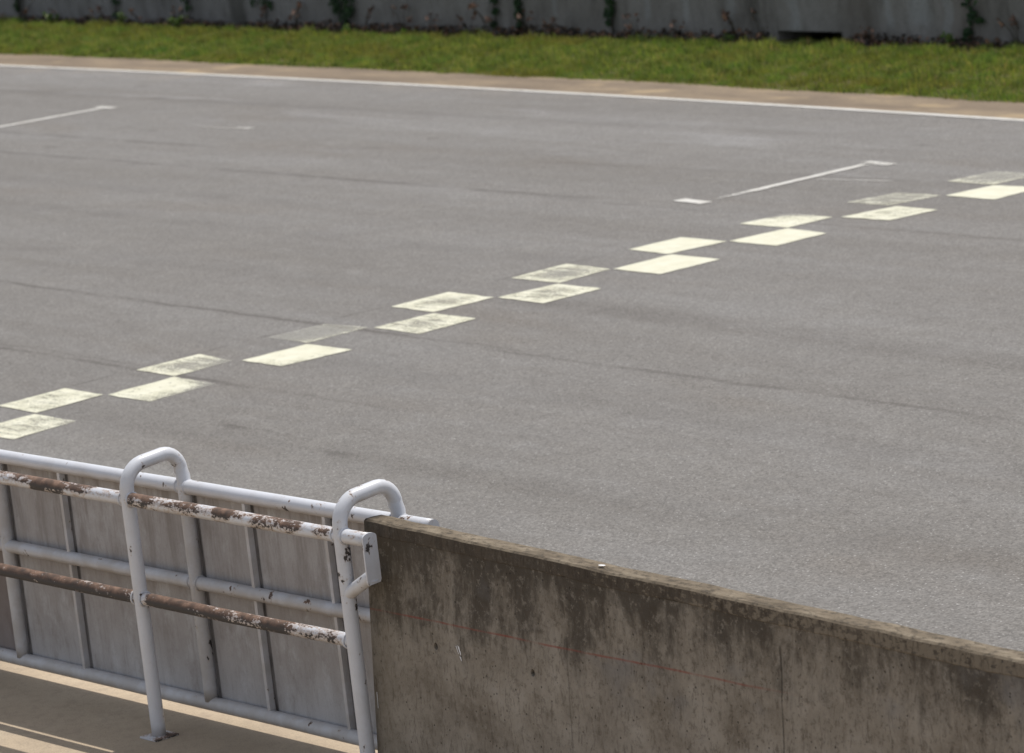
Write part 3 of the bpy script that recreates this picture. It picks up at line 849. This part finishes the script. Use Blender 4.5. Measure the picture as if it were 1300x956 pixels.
def vine(x, z_lo, z_hi, clumps, label, seed, wid=0.06):
    r = random.Random(seed)
    root = tag(empty('climbing_vine', (x, WALL_Y - 0.012, wz0)), label, 'vine', 'vines climbing the grey wall')
    bm = bmesh.new(); p = []
    n = 9
    for i in range(n):
        f = i / (n - 1)
        p.append(Vector((r.uniform(-.02, .02) + (f - .5) * 0.04, -0.006, z_lo - 0.06 + (z_hi + 0.5 - z_lo) * f)))
    add_tube(bm, p, [0.007 - 0.004 * i / n for i in range(n)], 6)
    bm_obj('stem', bm, M['stem'], root)
    lp = []
    for (cx, cz, cr, k) in clumps:
        for _ in range(k):
            a = r.uniform(0, 6.28); q = cr * math.sqrt(r.random())
            lp.append((cx + math.cos(a) * q, -0.012 - r.random() * 0.045, cz + math.sin(a) * q * 0.9))
    for _ in range(60):
        lp.append((r.gauss(0, wid), -0.012 - r.random() * 0.05, r.uniform(z_hi, z_hi + 0.55)))
    leaf_cloud('foliage', lp, 0.052, M['vine'], root, seed=seed, facing=(0.2, -1, 0.4))
vine(-19.1, 0.02, 0.38, [(-.16, .34, .10, 40), (-.10, .25, .09, 34), (.14, .33, .12, 40), (.10, .22, .08, 26), (0, .14, .07, 16), (0.05, .06, .05, 10)], 'broad forked dark vine climbing the left half of the grey wall', 31, .15)
vine(-15.45, 0.10, 0.38, [(0, .36, .055, 24), (.0, .28, .05, 20), (-.01, .21, .055, 24), (0, .13, .045, 16)], 'narrow vine of four leaf clusters left of the wall middle', 32)
vine(-15.95, 0.10, 0.38, [(.05, .27, .05, 18), (-.02, .12, .05, 16), (0.02, .4, .05, 14)], 'sparse vine of two small clusters left of the narrow vine', 33, .03)
vine(-13.72, 0.10, 0.38, [(.03, .36, .075, 34), (-.03, .26, .07, 32), (-.05, .16, .05, 18)], 'dense dark green vine right of the wall middle', 34)
vine(-7.85, -0.02, 0.38, [(.07, .32, .05, 20), (.03, .24, .04, 12), (.16, .26, .045, 16), (-.03, .13, .05, 20), (-.05, .07, .05, 18)], 'vine with scattered leaf clusters on the right end of the wall', 35, .08)
vine(-20.9, 0.16, 0.38, [(0, .34, .06, 14), (.16, .30, .06, 16), (-.2, .33, .06, 14)], 'thin straggly vine on the pale panel right of the dark stain', 36, .12)
vine(-22.75, 0.16, 0.38, [(0, .33, .06, 12), (0.03, .24, .05, 10)], 'thin vine left of the dark vertical stain on the wall', 37, .06)
vine(-27.25, 0.12, 0.38, [(0, .33, .07, 16), (-.04, .24, .06, 14), (0, .16, .05, 8)], 'dark thin vine near the far left end of the wall', 38, .06)
vine(-24.6, 0.16, 0.38, [(0.05, .30, .06, 12), (0, .12, .08, 14)], 'faint vine between the left end vine and the dark stain', 39, .06)

# ------------------------------------------------------------------ pit wall
wx0, wy0, wrot = 17.5 * S, -6.17 * S, math.atan2(-0.16, 7.55)
pw = tag(empty('pit_wall', (wx0, wy0, ZG), wrot), 'low stained brown concrete pit wall beside the white pipe barrier', 'wall')
H = 1.905 * S - ZG
CAP = 0.055
L = 20.0
TH = 0.082
def wall_section(z):                       # front y at height z (battered pit face)
    return -0.075 * (H - z)
xs2 = [i * 0.04 for i in range(int(7 / 0.04) + 1)] + [7 + 0.5 * i for i in range(1, int((L - 7) / 0.5) + 1)]
zs = [0.0, 0.15, 0.3, 0.45, 0.6, 0.75, 0.9, H - CAP]
zs = [z for z in zs if z <= H - CAP]
bm = bmesh.new()
rows = []
for x in xs2:
    fr = [bm.verts.new((x, wall_section(z), z)) for z in zs]
    bk = [bm.verts.new((x, TH + 0.03 * (H - z), z)) for z in zs]
    rows.append((fr, bk))
for i in range(len(rows) - 1):
    f0, b0 = rows[i]; f1, b1 = rows[i + 1]
    for j in range(len(zs) - 1):
        bm.faces.new((f0[j], f1[j], f1[j + 1], f0[j + 1]))
        bm.faces.new((b1[j], b0[j], b0[j + 1], b1[j + 1]))
    bm.faces.new((f0[-1], f1[-1], b1[-1], b0[-1]))
    bm.faces.new((f1[0], f0[0], b0[0], b1[0]))
for fr, bk, flip in ((*rows[0], 0), (*rows[-1], 1)):
    for j in range(len(zs) - 1):
        q = (bk[j], fr[j], fr[j + 1], bk[j + 1])
        bm.faces.new(q if not flip else tuple(reversed(q)))
body = bm_obj('wall_body', bm, M['pitwall'], pw)
# shutter tie holes
bm = bmesh.new()
for hx, hz in ((18.41, 1.024), (19.687, 1.012), (23.6, 1.02), (25.0, 1.03)):
    lx_, lz_ = (hx - 17.5) * S, hz * S - ZG
    ring = bmesh.ops.create_cone(bm, cap_ends=True, segments=14, radius1=0.0135, radius2=0.012, depth=0.10)
    for v in ring['verts']:
        x, y, z = v.co
        v.co = Vector((x * 1.0 + lx_, z + wall_section(lz_), y * 1.15 + lz_))
bm.normal_update()
bmesh.ops.recalc_face_normals(bm, faces=bm.faces)
cut = bm_obj('cutter', bm, M['pitwall'], None)
cut.location = pw.location; cut.rotation_euler = pw.rotation_euler
boolean_cut(body, cut)
# coping: rough mortar cap, a few millimetres proud with a ragged lower lip
bm = bmesh.new()
prof = []
for x in xs2:
    j = mnoise.noise(Vector((x * 6, 1, 0))); k = mnoise.noise(Vector((x * 14, 5, 0))); m_ = mnoise.noise(Vector((x * 2.2, 8, 0)))
    zt = H + j * 0.0035 + m_ * 0.003
    low = H - CAP - 0.004 + k * 0.006 + m_ * 0.006
    pr = 0.004 + 0.0025 * k
    yf = wall_section(H - CAP) - pr
    pts_ = [(x, wall_section(low) + 0.004, low - 0.002), (x, yf, low + 0.006), (x, -0.002 - pr * .6 + j * .001, zt - 0.007), (x, 0.004 + j * 0.0015, zt), (x, TH * 0.5, zt + 0.001 + k * .001), (x, TH - 0.004, zt - 0.001), (x, TH + 0.002, zt - 0.008), (x, TH + 0.006, low)]
    prof.append([bm.verts.new(p) for p in pts_])
for a, b in zip(prof[:-1], prof[1:]):
    for j in range(len(a) - 1):
        bm.faces.new((a[j], b[j], b[j + 1], a[j + 1]))
bm.faces.new(list(prof[0])); bm.faces.new(list(reversed(prof[-1])))
bmesh.ops.recalc_face_normals(bm, faces=bm.faces)
bm_obj('coping', bm, M['coping'], pw)
# white paint scrape on the pit face
bm = bmesh.new()
def sliver(pts2):
    vs_ = [bm.verts.new((p[0], wall_section(p[1]) - 0.0025, p[1])) for p in pts2]
    f = bm.faces.new(vs_)
sx, sz = (18.732 - 17.5) * S, 1.03 * S - ZG
sliver([(sx - .022, sz + .020), (sx - .017, sz + .021), (sx - .002, sz - .010), (sx - .006, sz - .008)])
sliver([(sx - .010, sz + .024), (sx + .001, sz + .020), (sx + .012, sz - .006), (sx + .010, sz - .014), (sx + .004, sz - .004)])
sliver([(sx + .000, sz - .016), (sx + .010, sz - .018), (sx + .016, sz - .034), (sx + .012, sz - .033)])
sliver([(0.020, 0.395), (0.024, 0.396), (0.027, 0.33), (0.024, 0.33)])
vs_ = [bm.verts.new((1.52 + a, 0.030 + b, H + 0.0065)) for a, b in ((-.016, -.006), (-.004, -.010), (.014, -.004), (.016, .005), (.002, .008), (-.012, .004))]
bm.faces.new(vs_)
bmesh.ops.recalc_face_normals(bm, faces=bm.faces)
t = NT('chalky_white_paint'); chalk = t.done(t.bsdf(t.mix(t.noise(60), (0.80, 0.80, 0.81), (0.62, 0.62, 0.63)), 0.8, 0.2))
bm_obj('paint_scrape', bm, chalk, pw)

# ------------------------------------------------------------------ white pipe barrier
psi = R(3.43)
gt = tag(empty('pipe_barrier', (15 * S, -5.974 * S, ZG), psi), 'white pipe barrier gate with grey sheet panels, hooped legs and rusty front rails', 'barrier')
RP = 0.059 * S
D = 0.549 * S
def zz(u): return u * S - ZG
ZT, ZM, ZB = zz(1.80), zz(0.962), zz(-0.105)
RT, RL = zz(1.812), zz(0.956)
U0, U1 = -6.6 * S, 2.90 * S
def tube_obj(name, pts, r, mat, parent, seg=24):
    bm = bmesh.new(); add_tube(bm, pts, r, seg); return bm_obj(name, bm, mat, parent)
def wavy(y, z, u0, u1, amp=0.002, step=0.06):
    out = []
    n = int((u1 - u0) / step)
    for i in range(n + 1):
        u = u0 + (u1 - u0) * i / n
        out.append((u, y + mnoise.noise(Vector((u * 1.4, y * 9, z * 7))) * amp, z + mnoise.noise(Vector((u * 1.4, z * 5, 3))) * amp))
    return out
tube_obj('top_rail', wavy(0, ZT, U0, U1), RP * 1.06, M['pipe'], gt)
tube_obj('middle_rail', wavy(0, ZM, U0, U1 - 0.02), RP * 1.0, M['pipe'], gt)
tube_obj('bottom_rail', wavy(0, ZB, U0, U1 - 0.02), RP * 1.05, M['pipe'], gt)
# hooped legs: front foot, up, over the rails and down the back to the bottom rail
hx = [-6.37, -0.47, 2.467]
for ui in hx:
    u = ui * S
    zc = zz(2.105)                        # centre line of the crest
    rb = 0.105                            # bend radius
    p = []
    p += subdivide_line((u - 0.02, -D, 0.0), (u - 0.02, -D, zc - rb - 0.006), 0.06)
    for k in range(1, 10):
        a = math.pi / 2 * k / 9
        p.append((u - 0.02, -D + rb - rb * math.cos(a), zc - rb - 0.006 + rb * math.sin(a)))
    for k in range(0, 9):
        a = math.pi / 2 * k / 8
        p.append((u - 0.012, -(rb * .8) + rb * .8 * math.sin(a), zc + 0.004 - rb * .8 + rb * .8 * math.cos(a)))
    p += subdivide_line((u, 0, zc - rb * .8 - 0.02), (u, 0.0, ZB + 0.014), 0.06)
    bm = bmesh.new(); add_tube(bm, p, RP * 1.03, 28)
    # weld beads run round every rail where it meets the leg
    for (yy, zr, sd) in ((-D, RT, -0.02), (-D, RL, -0.02), (0, ZT, 0), (0, ZM, 0)):
        for sg in ((-1,) if (ui > 2 and zr == RL) else (-1, 1)):
            ring = []
            for k in range(29):
                a = 2 * math.pi * k / 28
                wob = mnoise.noise(Vector((k * 0.9, zr * 30, sg * 3 + ui))) * 0.003
                ring.append((u + sd + sg * (RP * 0.96 * abs(math.cos(a)) ** 0.5 * 0.25 + RP * 0.80) + wob, yy + math.cos(a) * (RP + 0.0015), zr + math.sin(a) * (RP + 0.0015)))
            add_tube(bm, ring, [0.0042 + 0.0012 * mnoise.noise(Vector((k * 1.7, ui, zr))) for k in range(29)], 8)
    hp = bm_obj('hooped_leg', bm, M['pipe'], gt)
    bm = bmesh.new()
    add_box(bm, (u - 0.02, -D, 0.004), (0.12, 0.12, 0.008), 0.002)
    bm_obj('foot_plate', bm, M['pipe_worn'], hp)
tube_obj('back_post', subdivide_line((-3.42 * S, 0, ZB + 0.014), (-3.42 * S, 0, ZT), 0.06), RP * 1.03, M['pipe'], gt, 28)
UE = 2.78 * S
tube_obj('front_rail', wavy(-D, RT, U0, UE, 0.003), RP * 0.99, M['pipe_worn'], gt)
tube_obj('front_rail', wavy(-D, RL, U0, 2.44 * S, 0.003), RP * 0.93, M['pipe_rust'], gt)['label'] = 'lower front rail, rusted brown'
# end bracket: flat plate hanging from the rail end, with a slanting stub back to the leg
br = empty('end_bracket', (0, 0, 0)); br.parent = gt
bm = bmesh.new()
zt_, zb_ = RT + RP * 1.02, zz(1.47)
pl = []
hw = RP * 1.15
for k in range(0, 13):
    a = math.pi * k / 12
    pl.append((-D - hw * math.cos(a), zt_ - hw * 0.55 + hw * 0.55 * math.sin(a)))
pl += [(-D + hw, zb_ + 0.012), (-D + hw * .85, zb_), (-D - hw * .85, zb_ - 0.004), (-D - hw, zb_ + 0.008)]
a_ = [bm.verts.new((UE - 0.001, y, z)) for y, z in pl]
b_ = [bm.verts.new((UE + 0.007, y, z)) for y, z in pl]
bm.faces.new(a_); bm.faces.new(list(reversed(b_)))
for k in range(len(pl)):
    k2 = (k + 1) % len(pl)
    bm.faces.new((a_[k], b_[k], b_[k2], a_[k2]))
bmesh.ops.recalc_face_normals(bm, faces=bm.faces)
bm_obj('end_plate', bm, M['pipe'], br)
tube_obj('brace', subdivide_line((2.40 * S, -D, zz(1.325)), (UE - 0.002, -D, zz(1.53)), 0.02), RP * 0.92, M['pipe'], br)

# sheet panels and ribs
edges = [-6.6, -6.37, -5.35, -3.42, -2.40, -0.47, 0.38, 1.48, 2.467, 2.88]
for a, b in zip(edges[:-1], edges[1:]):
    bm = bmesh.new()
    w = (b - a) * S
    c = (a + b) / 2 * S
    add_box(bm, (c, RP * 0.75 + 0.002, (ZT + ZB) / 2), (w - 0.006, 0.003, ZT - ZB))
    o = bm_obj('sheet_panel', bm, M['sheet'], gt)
for u in (-5.35, -2.40, 0.38, 1.48):
    bm = bmesh.new()
    add_box(bm, (u * S, RP * 0.2, (ZT + ZB) / 2), (0.020, 0.030, ZT - ZB - 0.03), 0.002)
    bm_obj('rib', bm, M['sheet_rib'] if 'sheet_rib' in M else M['pipe'], gt)

# ------------------------------------------------------------------ camera
f_px = math.exp(8.5173587)
yaw, pitch, roll = -0.951746626, -0.17766643, -0.1132384
C = Vector((42.7211178, -22.5439416, 8.5639446)) * S
fwd = Vector((math.sin(yaw) * math.cos(pitch), math.cos(yaw) * math.cos(pitch), math.sin(pitch)))
r0 = fwd.cross(Vector((0, 0, 1))).normalized(); u0 = r0.cross(fwd)
r2 = r0 * math.cos(roll) + u0 * math.sin(roll); u2 = -r0 * math.sin(roll) + u0 * math.cos(roll)
cam = bpy.data.cameras.new('camera')
co = bpy.data.objects.new('camera', cam); COL.objects.link(co)
mw = Matrix.Identity(4)
for i in range(3):
    mw[i][0] = r2[i]; mw[i][1] = u2[i]; mw[i][2] = -fwd[i]; mw[i][3] = C[i]
co.matrix_world = mw
cam.sensor_fit = 'HORIZONTAL'; cam.sensor_width = 36
cam.lens = f_px / 1300 * 36
cam.shift_y = -44.5 / 1300
cam.clip_start = 0.1; cam.clip_end = 6000
cam.dof.use_dof = True
cam.dof.focus_distance = 15.6
cam.dof.aperture_fstop = 5.8
sc.camera = co

# ------------------------------------------------------------------ light
EL, AZ = R(65), R(-12)                      # azimuth from +Y towards +X
sd = Vector((math.sin(AZ) * math.cos(EL), math.cos(AZ) * math.cos(EL), math.sin(EL)))
sun = bpy.data.lights.new('sun', 'SUN'); sun.energy = 4.0; sun.angle = R(0.53); sun.color = (1.0, 0.955, 0.89)
so = bpy.data.objects.new('sun', sun); COL.objects.link(so)
so.rotation_euler = (-sd).to_track_quat('-Z', 'Y').to_euler()
so.location = (0, 0, 30)
w = bpy.data.worlds.new('World'); sc.world = w; w.use_nodes = True
nt = w.node_tree
bg = nt.nodes['Background']
sky = nt.nodes.new('ShaderNodeTexSky'); sky.sky_type = 'NISHITA'; sky.sun_disc = False
sky.sun_elevation = EL; sky.sun_rotation = AZ
sky.air_density = 1.0; sky.dust_density = 2.5; sky.ozone_density = 1.0
tc = nt.nodes.new('ShaderNodeTexCoord')
cn = nt.nodes.new('ShaderNodeTexNoise'); cn.inputs['Scale'].default_value = 2.2; cn.inputs['Detail'].default_value = 6
nt.links.new(tc.outputs['Generated'], cn.inputs['Vector'])
mr = nt.nodes.new('ShaderNodeMapRange'); mr.inputs['From Min'].default_value = 0.38; mr.inputs['From Max'].default_value = 0.62
mr.inputs['To Min'].default_value = 0.12; mr.inputs['To Max'].default_value = 0.68
nt.links.new(cn.outputs['Fac'], mr.inputs['Value'])
mxw = nt.nodes.new('ShaderNodeMix'); mxw.data_type = 'RGBA'
nt.links.new(mr.outputs[0], mxw.inputs[0]); nt.links.new(sky.outputs[0], mxw.inputs[6])
mxw.inputs[7].default_value = (6.9, 7.0, 7.2, 1)
nt.links.new(mxw.outputs[2], bg.inputs[0]); bg.inputs[1].default_value = 0.11
sc.view_settings.view_transform = 'Standard'; sc.view_settings.look = 'None'
sc.view_settings.exposure = 0.0; sc.view_settings.gamma = 1.0
sc.view_settings.use_curve_mapping = False
sc.render.resolution_x, sc.render.resolution_y = 1024, 753
